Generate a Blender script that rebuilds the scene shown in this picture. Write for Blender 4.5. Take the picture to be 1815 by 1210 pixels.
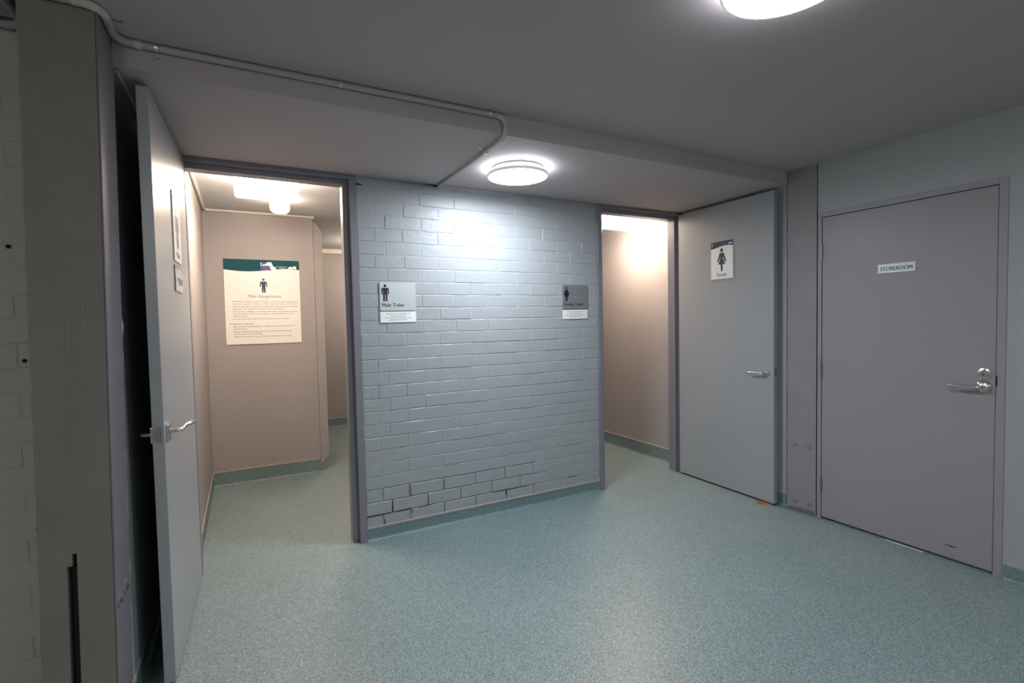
import bpy, bmesh, math, random
from mathutils import Vector, Matrix
random.seed(7)
for o in list(bpy.data.objects): bpy.data.objects.remove(o)
SC = bpy.context.scene
COL = SC.collection

# ------------------------------------------------------------------ camera
FPX, YAW, PIT, ROL = 888.297, 0.49228, -0.03974, -0.02015
CAMP = Vector((-0.67106, -3.32364, 1.42756))
fw = Vector((math.sin(YAW)*math.cos(PIT), math.cos(YAW)*math.cos(PIT), math.sin(PIT)))
rt = Vector((math.cos(YAW), -math.sin(YAW), 0)); up = rt.cross(fw)
Rv = rt*math.cos(ROL)+up*math.sin(ROL); Uv = -rt*math.sin(ROL)+up*math.cos(ROL)
cd = bpy.data.cameras.new('camera'); cam = bpy.data.objects.new('camera', cd); COL.objects.link(cam)
M = Matrix((Rv, Uv, -fw)).transposed().to_4x4(); M.translation = CAMP
cam.matrix_world = M
cd.sensor_width = 36.0; cd.lens = FPX/1815*36; cd.clip_start = 0.05; cd.clip_end = 60
SC.camera = cam

# ------------------------------------------------------------------ world, exposure, lamp strengths
w = bpy.data.worlds.new('world'); SC.world = w; w.use_nodes = True
w.node_tree.nodes['Background'].inputs[0].default_value = (0.05, 0.055, 0.06, 1)
w.node_tree.nodes['Background'].inputs[1].default_value = 0.2
SC.view_settings.view_transform = 'Standard'; SC.view_settings.look = 'None'
SC.view_settings.gamma = 1; SC.view_settings.use_curve_mapping = False
SC.view_settings.exposure = -0.18
COOL = (0.86, 0.93, 1.0); WARM = (1.0, 0.70, 0.52)
E_LAMP, E_RING, E_TUBE, E_BULB, E_FILL = 62.0, 30.0, 125.0, 30.0, 36.0

# ------------------------------------------------------------------ materials
def mat(name, col, rough=0.6, bump=0.0, bscale=60, metal=0.0, var=0.0, vscale=3.0, coat=0.0, spec=0.5, emit=None, es=0.0, detail=3):
    m = bpy.data.materials.new(name); m.use_nodes = True
    nt = m.node_tree; b = nt.nodes['Principled BSDF']
    b.inputs['Base Color'].default_value = (*col, 1); b.inputs['Roughness'].default_value = rough
    b.inputs['Metallic'].default_value = metal; b.inputs['Coat Weight'].default_value = coat
    b.inputs['Specular IOR Level'].default_value = spec
    tc = nt.nodes.new('ShaderNodeTexCoord')
    geo = nt.nodes.new('ShaderNodeNewGeometry')
    if var > 0:
        n = nt.nodes.new('ShaderNodeTexNoise'); n.inputs['Scale'].default_value = vscale; n.inputs['Detail'].default_value = 5
        nt.links.new(geo.outputs['Position'], n.inputs['Vector'])
        mx = nt.nodes.new('ShaderNodeMix'); mx.data_type = 'RGBA'
        mx.inputs[6].default_value = (*[c*(1-var) for c in col], 1); mx.inputs[7].default_value = (*[min(1, c*(1+var)) for c in col], 1)
        nt.links.new(n.outputs['Fac'], mx.inputs[0]); nt.links.new(mx.outputs[2], b.inputs['Base Color'])
    if bump > 0:
        n2 = nt.nodes.new('ShaderNodeTexNoise'); n2.inputs['Scale'].default_value = bscale; n2.inputs['Detail'].default_value = detail
        nt.links.new(geo.outputs['Position'], n2.inputs['Vector'])
        bp = nt.nodes.new('ShaderNodeBump'); bp.inputs['Strength'].default_value = bump; bp.inputs['Distance'].default_value = 0.004
        nt.links.new(n2.outputs['Fac'], bp.inputs['Height']); nt.links.new(bp.outputs['Normal'], b.inputs['Normal'])
    if emit:
        b.inputs['Emission Color'].default_value = (*emit, 1); b.inputs['Emission Strength'].default_value = es
    return m

BRICK = mat('gloss grey brick paint', (0.375, 0.395, 0.415), 0.40, 0.45, 30, var=0.05, vscale=2.5, detail=4)
MORT = mat('dark raw mortar gap', (0.20, 0.20, 0.20), 0.9, 0.3, 80)
MORTP = mat('painted mortar', (0.42, 0.445, 0.47), 0.4, 0.9, 70)
BRICKL = mat('matt grey green brick paint', (0.50, 0.51, 0.475), 0.55, 0.6, 32, var=0.06)
CEIL = mat('grey ceiling paint', (0.50, 0.435, 0.438), 0.75, 0.10, 220, var=0.03, vscale=1.2)
WALLR = mat('smooth grey green wall paint', (0.385, 0.405, 0.405), 0.5, 0.15, 70, var=0.04)
DOOR = mat('door grey satin paint', (0.37, 0.385, 0.40), 0.33, 0.05, 130, var=0.03)
DOORM = mat('mauve grey satin door paint', (0.335, 0.31, 0.325), 0.42, 0.06, 130, var=0.03)
FRAME = mat('mauve grey frame enamel', (0.24, 0.23, 0.265), 0.35, 0.06, 90, var=0.04)
PLATE = mat('mauve painted steel plate', (0.31, 0.28, 0.29), 0.5, 0.25, 60, var=0.12, vscale=7)
GAP = mat('dark joint', (0.02, 0.02, 0.022), 0.9)
INWALL = mat('stippled cream wall paint', (0.385, 0.362, 0.36), 0.55, 0.9, 170, var=0.03, detail=2)
INCEIL = mat('cream ceiling paint', (0.66, 0.67, 0.68), 0.7, 0.4, 60)
PVC = mat('pale grey conduit plastic', (0.43, 0.42, 0.395), 0.4)
PVCL = mat('cream conduit fitting plastic', (0.56, 0.55, 0.48), 0.4)
ZINC = mat('galvanised steel', (0.62, 0.62, 0.60), 0.35, 0.1, 200, metal=1.0)
STEEL = mat('brushed stainless steel', (0.68, 0.67, 0.64), 0.25, 0.0, metal=1.0)
STEELD = mat('dull steel', (0.35, 0.33, 0.31), 0.45, metal=0.9)
ALU = mat('brushed silver sign plate', (0.60, 0.63, 0.65), 0.38, 0.03, 300, metal=0.35)
ALUD = mat('brushed grey sign plate', (0.28, 0.28, 0.30), 0.35, 0.03, 300, metal=0.35)
BLACK = mat('black print', (0.012, 0.012, 0.014), 0.5)
WHITE = mat('white sign plastic', (0.90, 0.90, 0.88), 0.35)
PAPER = mat('paper', (0.78, 0.77, 0.75), 0.7)
TEAL = mat('teal print', (0.018, 0.085, 0.11), 0.75, spec=0.15)
NAVY = mat('navy print', (0.012, 0.03, 0.075), 0.4)
TEALD = mat('dark teal figure print', (0.012, 0.06, 0.07), 0.4)
VIOLET = mat('violet print', (0.05, 0.035, 0.25), 0.4)
GREYP = mat('grey print', (0.20, 0.19, 0.20), 0.5)
WOOD = mat('orange wedge timber', (0.56, 0.22, 0.06), 0.6, 0.3, 90, var=0.25, vscale=40)
BROWN = mat('bare brown timber', (0.10, 0.055, 0.03), 0.8)
TRIM = mat('pinkish sealant strip', (0.42, 0.36, 0.34), 0.5)
CREAM = mat('cream trim paint', (0.70, 0.66, 0.58), 0.5)
WPLAS = mat('lamp rim plastic', (0.6, 0.58, 0.60), 0.4, emit=(.9, .88, .95), es=.35)
HOLDER = mat('clear holder plastic', (0.36, 0.37, 0.38), 0.2)
E_COOL = mat('cool lamp diffuser', (0.8, 0.8, 0.8), 0.4, emit=COOL, es=E_LAMP)
E_COOLN = mat('cool nook lamp diffuser', (0.8, 0.8, 0.8), 0.4, emit=COOL, es=E_LAMP*1.6)
E_GLOW = mat('cool lamp glow gap', (0.8, 0.8, 0.8), 0.4, emit=COOL, es=E_RING)
E_TUBEM = mat('warm tube diffuser', (0.8, 0.8, 0.8), 0.4, emit=(1.0, 0.76, 0.58), es=E_TUBE)
E_TUBES = mat('warm tube diffuser sides', (0.8, 0.8, 0.8), 0.4, emit=(1.0, 0.82, 0.66), es=36.0)
E_BULBM = mat('warm round diffuser', (0.8, 0.8, 0.8), 0.4, emit=(1.0, 0.76, 0.58), es=E_BULB)
E_STORE = mat('storeroom lamp diffuser', (0.8, 0.8, 0.8), 0.4, emit=(1.0, 0.98, 0.95), es=30)

def vinyl(name, base, dark, light, rough=0.38):
    m = bpy.data.materials.new(name); m.use_nodes = True
    nt = m.node_tree; b = nt.nodes['Principled BSDF']; L = nt.links.new
    geo = nt.nodes.new('ShaderNodeNewGeometry')
    v = nt.nodes.new('ShaderNodeTexVoronoi'); v.inputs['Scale'].default_value = 380
    L(geo.outputs['Position'], v.inputs['Vector'])
    r = nt.nodes.new('ShaderNodeValToRGB'); r.color_ramp.interpolation = 'LINEAR'
    e = r.color_ramp.elements
    e[0].position = 0.12; e[0].color = (*dark, 1)
    e[1].position = 0.90; e[1].color = (*light, 1)
    k = r.color_ramp.elements.new(0.35); k.color = (*base, 1)
    k = r.color_ramp.elements.new(0.70); k.color = (*base, 1)
    sp = nt.nodes.new('ShaderNodeSeparateColor'); L(v.outputs['Color'], sp.inputs[0]); L(sp.outputs[0], r.inputs[0])
    n = nt.nodes.new('ShaderNodeTexNoise'); n.inputs['Scale'].default_value = 2.2; n.inputs['Detail'].default_value = 4
    L(geo.outputs['Position'], n.inputs['Vector'])
    mr = nt.nodes.new('ShaderNodeMapRange'); mr.inputs[3].default_value = 0.90; mr.inputs[4].default_value = 1.08
    L(n.outputs['Fac'], mr.inputs[0])
    mx = nt.nodes.new('ShaderNodeMix'); mx.data_type = 'RGBA'; mx.blend_type = 'MULTIPLY'; mx.inputs[0].default_value = 1
    L(r.outputs[0], mx.inputs[6]); L(mr.outputs[0], mx.inputs[7]); L(mx.outputs[2], b.inputs['Base Color'])
    b.inputs['Roughness'].default_value = rough
    bu = nt.nodes.new('ShaderNodeBump'); bu.inputs['Strength'].default_value = 0.25; bu.inputs['Distance'].default_value = 0.001
    L(sp.outputs[1], bu.inputs['Height']); L(bu.outputs['Normal'], b.inputs['Normal'])
    return m
VINYL = vinyl('speckled teal vinyl', (0.188, 0.272, 0.285), (0.09, 0.13, 0.135), (0.42, 0.49, 0.49))
VINYLS = vinyl('speckled teal vinyl skirting', (0.18, 0.275, 0.285), (0.08, 0.135, 0.14), (0.34, 0.43, 0.43), 0.45)

def board_concrete():
    m = bpy.data.materials.new('board marked painted concrete'); m.use_nodes = True
    nt = m.node_tree; b = nt.nodes['Principled BSDF']; L = nt.links.new
    geo = nt.nodes.new('ShaderNodeNewGeometry')
    mp = nt.nodes.new('ShaderNodeMapping'); mp.inputs['Scale'].default_value = (1, 1, 0.16); L(geo.outputs['Position'], mp.inputs[0])
    wv = nt.nodes.new('ShaderNodeTexWave'); wv.bands_direction = 'X'; wv.inputs['Scale'].default_value = 30
    wv.inputs['Distortion'].default_value = 13; wv.inputs['Detail'].default_value = 2.5; wv.inputs['Detail Scale'].default_value = 0.7
    L(mp.outputs[0], wv.inputs[0])
    n = nt.nodes.new('ShaderNodeTexNoise'); n.inputs['Scale'].default_value = 9; n.inputs['Detail'].default_value = 6; L(geo.outputs['Position'], n.inputs[0])
    # the grain shows only in patches
    n3 = nt.nodes.new('ShaderNodeTexNoise'); n3.inputs['Scale'].default_value = 3.5; L(mp.outputs[0], n3.inputs[0])
    rp = nt.nodes.new('ShaderNodeMapRange'); rp.inputs[1].default_value = 0.50; rp.inputs[2].default_value = 0.66; L(n3.outputs['Fac'], rp.inputs[0])
    ml = nt.nodes.new('ShaderNodeMath'); ml.operation = 'MULTIPLY'
    pw = nt.nodes.new('ShaderNodeMath'); pw.operation = 'POWER'; pw.inputs[1].default_value = 5; L(wv.outputs['Fac'], pw.inputs[0]); L(pw.outputs[0], ml.inputs[0]); L(rp.outputs[0], ml.inputs[1])
    n4 = nt.nodes.new('ShaderNodeTexNoise'); n4.inputs['Scale'].default_value = 90; n4.inputs['Detail'].default_value = 3
    mp4 = nt.nodes.new('ShaderNodeMapping'); mp4.inputs['Scale'].default_value = (0.35, 1, 1.6); L(geo.outputs['Position'], mp4.inputs[0]); L(mp4.outputs[0], n4.inputs[0])
    ad = nt.nodes.new('ShaderNodeMath'); ad.operation = 'MULTIPLY_ADD'; ad.inputs[1].default_value = 1.6; L(n4.outputs['Fac'], ad.inputs[0]); L(ml.outputs[0], ad.inputs[2])
    bu = nt.nodes.new('ShaderNodeBump'); bu.inputs['Strength'].default_value = 0.36; bu.inputs['Distance'].default_value = 0.0016
    L(ad.outputs[0], bu.inputs['Height']); L(bu.outputs['Normal'], b.inputs['Normal'])
    mx = nt.nodes.new('ShaderNodeMix'); mx.data_type = 'RGBA'
    mx.inputs[6].default_value = (0.21, 0.185, 0.163, 1); mx.inputs[7].default_value = (0.27, 0.24, 0.215, 1)
    L(n.outputs['Fac'], mx.inputs[0]); L(mx.outputs[2], b.inputs['Base Color'])
    b.inputs['Roughness'].default_value = 0.7
    return m
CONC = board_concrete()

# ------------------------------------------------------------------ object helpers
WPOS = {}
def meta(o, label=None, cat=None, group=None, kind=None):
    if label: o['label'] = label
    if cat: o['category'] = cat
    if group: o['group'] = group
    if kind: o['kind'] = kind
    return o
def thing(name, loc, label, cat, group=None, kind=None):
    o = bpy.data.objects.new(name, None); COL.objects.link(o); o.location = loc; o.empty_display_size = 0.1
    WPOS[o.name] = Vector(loc); return meta(o, label, cat, group, kind)
def link(name, bm, m, parent=None, smooth=False, origin=None):
    """bm is in world coordinates"""
    if parent is None and origin is None:
        xs = [v.co.x for v in bm.verts]; ys = [v.co.y for v in bm.verts]; zs = [v.co.z for v in bm.verts]
        origin = Vector(((min(xs)+max(xs))/2, (min(ys)+max(ys))/2, min(zs)))
    if origin is None:
        c = Vector((0, 0, 0))
        for v in bm.verts: c += v.co
        origin = c/len(bm.verts)
    origin = Vector(origin)
    for v in bm.verts: v.co -= origin
    bmesh.ops.recalc_face_normals(bm, faces=bm.faces)
    me = bpy.data.meshes.new(name); bm.to_mesh(me); bm.free()
    if smooth:
        for p in me.polygons: p.use_smooth = True
        try: me.set_sharp_from_angle(angle=math.radians(40))
        except Exception: pass
    me.materials.append(m)
    o = bpy.data.objects.new(name, me); COL.objects.link(o)
    if parent: o.parent = parent; o.location = origin-WPOS[parent.name]
    else: o.location = origin
    WPOS[o.name] = origin
    return o
def NB(): return bmesh.new()
def box(bm, a, b, bev=0.0):
    x0, y0, z0 = [min(a[i], b[i]) for i in range(3)]; x1, y1, z1 = [max(a[i], b[i]) for i in range(3)]
    t = bmesh.new() if bev else bm
    vs = [t.verts.new(p) for p in ((x0,y0,z0),(x1,y0,z0),(x1,y1,z0),(x0,y1,z0),(x0,y0,z1),(x1,y0,z1),(x1,y1,z1),(x0,y1,z1))]
    for f in ((0,3,2,1),(4,5,6,7),(0,1,5,4),(1,2,6,5),(2,3,7,6),(3,0,4,7)): t.faces.new([vs[i] for i in f])
    if bev:
        bmesh.ops.bevel(t, geom=t.edges[:], offset=bev, segments=1, profile=0.5, affect='EDGES')
        merge(bm, t)
    return bm
def merge(bm, t):
    mp = {v: bm.verts.new(v.co) for v in t.verts}
    for f in t.faces:
        try: bm.faces.new([mp[v] for v in f.verts])
        except ValueError: pass
    t.free()
def bx(name, a, b, m, parent=None, bev=0.0): return link(name, box(NB(), a, b, bev), m, parent)
def prism(bm, pts, fn, d0, d1):
    """polygon pts (u,v) mapped by fn(u,v,d), extruded d0..d1"""
    A = [bm.verts.new(fn(u, v, d0)) for u, v in pts]; B = [bm.verts.new(fn(u, v, d1)) for u, v in pts]
    n = len(pts)
    bm.faces.new(A); bm.faces.new(B[::-1])
    for i in range(n): bm.faces.new((A[i], A[(i+1) % n], B[(i+1) % n], B[i]))
def lathe(bm, prof, c, axis='z', seg=48, sgn=1):
    """prof [(r,h)], around axis through c"""
    c = Vector(c)
    def P(r, h, a):
        x, y = r*math.cos(a), r*math.sin(a); h *= sgn
        if axis == 'z': return c+Vector((x, y, h))
        if axis == 'x': return c+Vector((h, x, y))
        return c+Vector((x, h, y))
    rings = []
    for r, h in prof:
        rings.append([bm.verts.new(P(0, h, 0))] if r < 1e-6 else [bm.verts.new(P(r, h, 2*math.pi*i/seg)) for i in range(seg)])
    for a, b in zip(rings, rings[1:]):
        for i in range(seg):
            j = (i+1) % seg
            if len(a) == 1 and len(b) == 1: continue
            if len(a) == 1: bm.faces.new((a[0], b[i], b[j]))
            elif len(b) == 1: bm.faces.new((a[i], a[j], b[0]))
            else: bm.faces.new((a[i], a[j], b[j], b[i]))
    return bm
def tube(bm, pts, r, seg=14, cap=True):
    pts = [Vector(p) for p in pts]; rings = []; n0 = None
    for i, p in enumerate(pts):
        t = (pts[min(i+1, len(pts)-1)]-pts[max(i-1, 0)]).normalized()
        if n0 is None:
            n0 = t.cross(Vector((0, 0, 1))); n0 = n0 if n0.length > .1 else t.cross(Vector((1, 0, 0))); n0.normalize()
        n0 = (n0-t*n0.dot(t)).normalized(); b = t.cross(n0)
        rr = r[i] if isinstance(r, (list, tuple)) else r
        rings.append([bm.verts.new(p+(n0*math.cos(2*math.pi*k/seg)+b*math.sin(2*math.pi*k/seg))*rr) for k in range(seg)])
    for a, b in zip(rings, rings[1:]):
        for k in range(seg): bm.faces.new((a[k], a[(k+1) % seg], b[(k+1) % seg], b[k]))
    if cap: bm.faces.new(rings[0][::-1]); bm.faces.new(rings[-1])
    return bm
def arc(p0, pc, p1, n=8):
    """rounded corner from p0 to p1 with control pc"""
    p0, pc, p1 = map(Vector, (p0, pc, p1)); out = []
    c = p0+p1-pc
    for i in range(n+1):
        a = math.pi/2*i/n
        out.append(c+(p0-c)*math.cos(a)+(p1-c)*math.sin(a))
    return out
class Plane:
    """flat things: origin o, u right, v up, n out of the wall"""
    def __init__(s, o, u, v, n): s.o, s.u, s.v, s.n = Vector(o), Vector(u), Vector(v), Vector(n)
    def __call__(s, a, b, d=0.0): return s.o+s.u*a+s.v*b+s.n*d
def plate(name, P, w, h, t, m, parent=None, d0=0.0, rad=0.0, at=(0, 0)):
    bm = NB(); x0, y0 = at
    if rad:
        pts = []
        for cx, cy, a0 in ((w-rad, h-rad, 0), (rad, h-rad, 90), (rad, rad, 180), (w-rad, rad, 270)):
            for k in range(5): a = math.radians(a0+k*22.5); pts.append((x0+cx+rad*math.cos(a), y0+cy+rad*math.sin(a)))
    else: pts = [(x0, y0), (x0+w, y0), (x0+w, y0+h), (x0, y0+h)]
    prism(bm, pts, P, d0, d0+t)
    return link(name, bm, m, parent)
def shape(name, P, polys, m, parent, d, t=0.0006):
    bm = NB()
    for p in polys: prism(bm, p, P, d, d+t)
    return link(name, bm, m, parent)
def circ(cx, cy, r, n=20, ry=None): return [(cx+r*math.cos(2*math.pi*i/n), cy+(ry or r)*math.sin(2*math.pi*i/n)) for i in range(n)]
def text(name, s, P, x, y, size, m, parent, d, align='LEFT', width=None, bold=0.0, t=0.0004, shear=0.0, sp=1.0):
    cu = bpy.data.curves.new('t', 'FONT'); cu.body = s; cu.size = size; cu.align_x = align
    cu.extrude = t/2; cu.resolution_u = 3; cu.shear = shear; cu.space_line = sp
    ob = bpy.data.objects.new('t', cu); COL.objects.link(ob)
    me = bpy.data.meshes.new_from_object(ob); bpy.data.objects.remove(ob); bpy.data.curves.remove(cu)
    xs = [v.co.x for v in me.vertices]; k = 1.0
    if width and xs: k = width/(max(xs)-min(xs))
    bm = bmesh.new(); bm.from_mesh(me); bpy.data.meshes.remove(me)
    if bold:
        g = bmesh.ops.duplicate(bm, geom=bm.verts[:]+bm.edges[:]+bm.faces[:])['geom']
        for q in g:
            if isinstance(q, bmesh.types.BMVert): q.co.x += bold*size*1.6; q.co.y += bold*size*.3; q.co.z += .00003
    for v in bm.verts: v.co = P(x+v.co.x*k, y+v.co.y, d+v.co.z+t/2)
    return link(name, bm, m, parent)

H, ZT = 2.38, 2.478            # soffit over the doors, main ceiling
W, XR, YB = 1.922, 2.868, -1.024
XL = -1.06; YF = -1.24          # left pillar face and front
XN, XNR = -1.085, 2.888         # nook side walls
# ------------------------------------------------------------------ floor and ceilings
bx('floor', (-3.4, -6.6, -0.06), (4.6, 4.12, 0.0), VINYL)
meta(bpy.data.objects['floor'], 'speckled teal vinyl floor', 'floor', kind='structure')
o = bx('ceiling', (-3.4, -6.6, ZT), (4.6, YB+0.0, ZT+0.08), CEIL); meta(o, 'grey painted main ceiling above the hall', 'ceiling', kind='structure')
bm = NB(); box(bm, (XN-0.02, YB, H), (XNR+0.02, 0.0, H+0.02)); box(bm, (XN-0.02, YB, H+0.02), (XNR+0.02, YB+0.02, ZT+0.08)); box(bm, (XN-.02, YB+.02, ZT+.06), (XNR+.02, 0, ZT+.08))
o = link('ceiling', bm, CEIL); meta(o, 'lower grey ceiling soffit with front drop above the two doorways', 'ceiling', kind='structure')
o = bx('ceiling', (-1.4, 0.11, ZT), (4.6, 4.12, ZT+0.08), INCEIL); meta(o, 'cream ceiling of the rooms behind the doorways', 'ceiling', kind='structure')

# ------------------------------------------------------------------ brick walls
def brick_mesh(Lx, h, dep, seed, rough=1.0):
    """one hand-laid brick: proud front towards -y, uneven arrises; local coordinates centred"""
    r = random.Random(seed); bm = NB()
    def j(a): return r.uniform(-a, a)*rough
    x, z = Lx/2, h/2
    nx = 4 if Lx > .15 else 2
    per = [(-x+2*x*i/nx, -z) for i in range(nx)]+[(x, -z+2*z*i/2) for i in range(2)]+[(x-2*x*i/nx, z) for i in range(nx)]+[(-x, z-2*z*i/2) for i in range(2)]
    back = [bm.verts.new((a, dep, b)) for a, b in per]
    mid = [bm.verts.new((a+j(.0009), .0026+j(.0026), b+j(.0009))) for a, b in per]
    fr = []
    for a, b in per:
        e = .0026+abs(j(.0022)); sa = (a > x-1e-6)-(a < -x+1e-6); sb = (b > z-1e-6)-(b < -z+1e-6)
        fr.append(bm.verts.new((a-sa*e+j(.001), j(.0004), b-sb*e+j(.0006))))
    n = len(per)
    for i in range(n):
        k = (i+1) % n
        bm.faces.new((back[i], back[k], mid[k], mid[i])); bm.faces.new((mid[i], mid[k], fr[k], fr[i]))
    c = bm.verts.new((j(x*.4), j(.0003)-.0003, j(z*.3)))
    for i in range(n): bm.faces.new((fr[i], fr[(i+1) % n], c))
    bmesh.ops.recalc_face_normals(bm, faces=bm.faces)
    me = bpy.data.meshes.new('brick'); bm.to_mesh(me); bm.free()
    return me
CACHE = {}
def _x(): pass
def brick(parent, x0, x1, z0, z1, y, m, g=0.0022, flip=False):
    L = round(x1-x0-2*g, 3); h = round(z1-z0-2*g, 3)
    key = (L, h, m.name, random.randrange(7))
    if key not in CACHE:
        me = brick_mesh(L, h, 0.05, hash(key[3])+int(L*1000)); me.materials.append(m); CACHE[key] = me
    o = bpy.data.objects.new('brick', CACHE[key]); COL.objects.link(o); o.parent = parent
    o.location = Vector(((x0+x1)/2, y+random.uniform(-.0012, .0012), (z0+z1)/2))-WPOS[parent.name]
    o.rotation_euler = (random.uniform(-.006, .006), random.uniform(-.004, .004), random.uniform(-.006, .006))
    return o
wb = thing('wall_back', (W/2, 0.1, 0), 'glossy pale grey painted brick wall between the two doorways', 'wall', kind='structure')
bx('backing', (0.0, 0.035, 0.0), (W, 0.11, H), MORT, wb)
bx('raw_mortar', (0.0, 0.0065, 0.0), (1.3, 0.0345, 0.338), MORT, wb)
bm = NB(); box(bm, (0, 0.0024, 0.34), (W, 0.0352, H)); box(bm, (1.3, 0.0020, 0.0), (W, 0.0352, 0.34))
box(bm, (0, 0.0045, 0), (1.3, 0.0352, 0.078)); box(bm, (0.33, 0.010, .24), (1.3, .0352, .341)); box(bm, (0, .006, .245), (.12, .0352, .341))
o = link('mortar', bm, MORTP, wb); o['kind'] = 'stuff'
C0 = 0.0755
for k in range(-1, 27):
    z0 = C0+.086*k; z1 = z0+.086
    if z0 < 0: z0 = 0.004
    if z1 > H-.003: z1 = H-.003
    if z1-z0 < .012: continue
    js = [0.0]+([.11, .297] if k % 2 == 0 else [.176])
    while js[-1]+.2452 < W-.05: js.append(js[-1]+.2452)
    js.append(W-.001)
    js = [js[0]]+[a+random.uniform(-.006, .006) for a in js[1:-1]]+[js[-1]]
    for a, b in zip(js, js[1:]):
        g = 0.0014 if k > 2 or a > 1.2 else 0.0022
        brick(wb, a, b, z0, z1, 0.0, BRICK, g)
PWB = Plane((0, 0, 0), (1, 0, 0), (0, 0, 1), (0, -1, 0))
for uu, vv, ww, hh in ((.1725, .163, .007, .078), (.002, .1575, .165, .005), (.118, .09, .006, .040), (.30, .249, .004, .074), (.425, .163, .003, .07), (.19, .158, .12, .0045),
                       (.35, .1590, .10, .003), (.92, .1585, .30, .003), (1.03, .125, .012, .03), (.545, .25, .0025, .07), (1.60, .160, .09, .003), (.305, .13, .006, .025)):
    q = [(uu+random.uniform(-.001, .001), vv), (uu+ww, vv+random.uniform(-.001, .001)), (uu+ww*.9, vv+hh), (uu+ww*.05, vv+hh*.95)]
    shape('mortar_hole', PWB, [q], GAP, wb, .0004, .0010)
shape('mortar_hole', PWB, [[(.001, 2.322), (.001, 2.334), (.022, 2.331), (.05, 2.325), (.03, 2.322)]], GAP, wb, .0012, .0006)
shape('mortar_hole', PWB, [[(.43, 2.3795), (.50, 2.373), (.553, 2.364), (.56, 2.3795)]], GAP, wb, .0012, .0006)
# left hall brick wall
YL = -0.98
wl = thing('wall_left', (-2.2, YL+.1, 0), 'dim grey-green painted brick wall left of the concrete pillar', 'wall', kind='structure')
bx('backing', (-3.4, YL+.0022, 0), (-1.262, YL+.15, ZT), BRICKL, wl)
holes = [(-1.405, 2.11), (-1.37, 1.72), (-1.345, 1.325), (-1.335, .73)]
for k in range(0, 29):
    z0 = k*.0865; z1 = min(z0+.0865, ZT-.002)
    a = -1.262
    js = [a, a-(.10 if k % 2 else .215)]
    while js[-1]-.245 > -2.1: js.append(js[-1]-.245)
    for p, q in zip(js, js[1:]): brick(wl, q, p, z0, z1, YL, BRICKL, 0.0022)
o = link('drill_hole', (lambda bm: [lathe(bm, [(0, 0), (.007, 0), (.007, .004), (0, .004)], (hx, YL-.0035, hz), 'y', 12) for hx, hz in holes] and bm)(NB()), GAP, wl)

# ------------------------------------------------------------------ other walls
def wall(name, a, b, m, label): 
    o = bx(name, a, b, m); return meta(o, label, 'wall', kind='structure')
wn = wall('wall_nook_left', (XN-.12, YB+.02, 0), (XN, 0.11, H), WALLR, 'dark recessed side wall behind the open male toilet door')
wall('wall_nook_right', (XNR, YB+.012, 0), (XNR+.11, -0.016, H), WALLR, 'narrow grey-green recess wall behind the open female toilet door')
wall('wall_nook_filler', (XN, 0.0, 0), (-1.008, 0.11, H), WALLR, 'short grey wall piece beside the male doorway hinges')
bm = NB(); box(bm, (XN, 0.0, H+.02), (XNR, 0.11, ZT+.06)); o = link('wall_back_upper', bm, INCEIL); meta(o, 'wall strip closing the roof space above the doorways', 'wall', kind='structure')
# right wall with the storeroom opening: y -2.235..-1.247, top 2.135
bm = NB(); box(bm, (XR, -6.6, 0), (XR+.12, -2.2318, ZT)); box(bm, (XR, -2.2318, 2.1345), (XR+.12, -1.2465, ZT))
o = link('wall_right', bm, WALLR); meta(o, 'smooth grey-green painted wall around the storeroom door', 'wall', kind='structure')
wall('wall_front', (-3.4, -6.6, 0), (XR, -6.5, ZT), WALLR, 'grey hall wall behind the camera')
wall('wall_far_left', (-3.4, -6.5, 0), (-3.3, YL, ZT), WALLR, 'grey hall wall at the far left')
# storeroom
bm = NB(); box(bm, (4.5, -2.9, 0), (4.6, -1.0, ZT)); box(bm, (XR+.12, -2.9, 0), (4.5, -2.8, ZT)); box(bm, (XR+.13, -1.1, 0), (4.5, -1.0, ZT))
o = link('wall_storeroom', bm, WALLR); meta(o, 'walls of the small storeroom behind its closed door', 'wall', kind='structure')

# male changeroom
wall('wall_changeroom_left', (-1.10, 0.112, 0), (-0.95, 1.86, ZT), INWALL, 'stippled cream wall left inside the male changeroom entry')
wall('wall_changeroom_back', (-1.10, 1.86, 0), (-0.045, 1.98, ZT), INWALL, 'stippled cream wall carrying the changeroom rules board')
wall('wall_changeroom_far', (-1.10, 4.04, 0), (1.7, 4.12, ZT), INWALL, 'far cream wall at the end of the male changeroom passage')
wall('wall_changeroom_right', (1.55, 0.125, 0), (1.7, 4.04, ZT), INWALL, 'cream dividing wall between male and female rooms')
wall('wall_changeroom_passage', (-1.10, 1.98, 0), (-0.98, 4.04, ZT), INWALL, 'cream passage wall hidden behind the rules board wall')
bm = NB(); box(bm, (-1.1, .2, 0), (-.95, .21, ZT))
# inner face of the front brick wall towards the rooms
wall('wall_inner_front', (-0.0, 0.11, 0), (W, 0.124, ZT), INWALL, 'cream inner face of the wall between the doorways')
# female toilet
wall('wall_female_right', (3.0, 0.113, 0), (3.12, 4.04, ZT), INWALL, 'stippled cream wall seen through the female doorway')
wall('wall_female_far', (1.7, 2.6, 0), (3.0, 2.7, ZT), INWALL, 'cream wall at the end of the female toilet entry')
wall('wall_female_return', (2.914, -0.014, 0), (3.1, 0.112, ZT), INWALL, 'cream return wall beside the female doorway')

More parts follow.
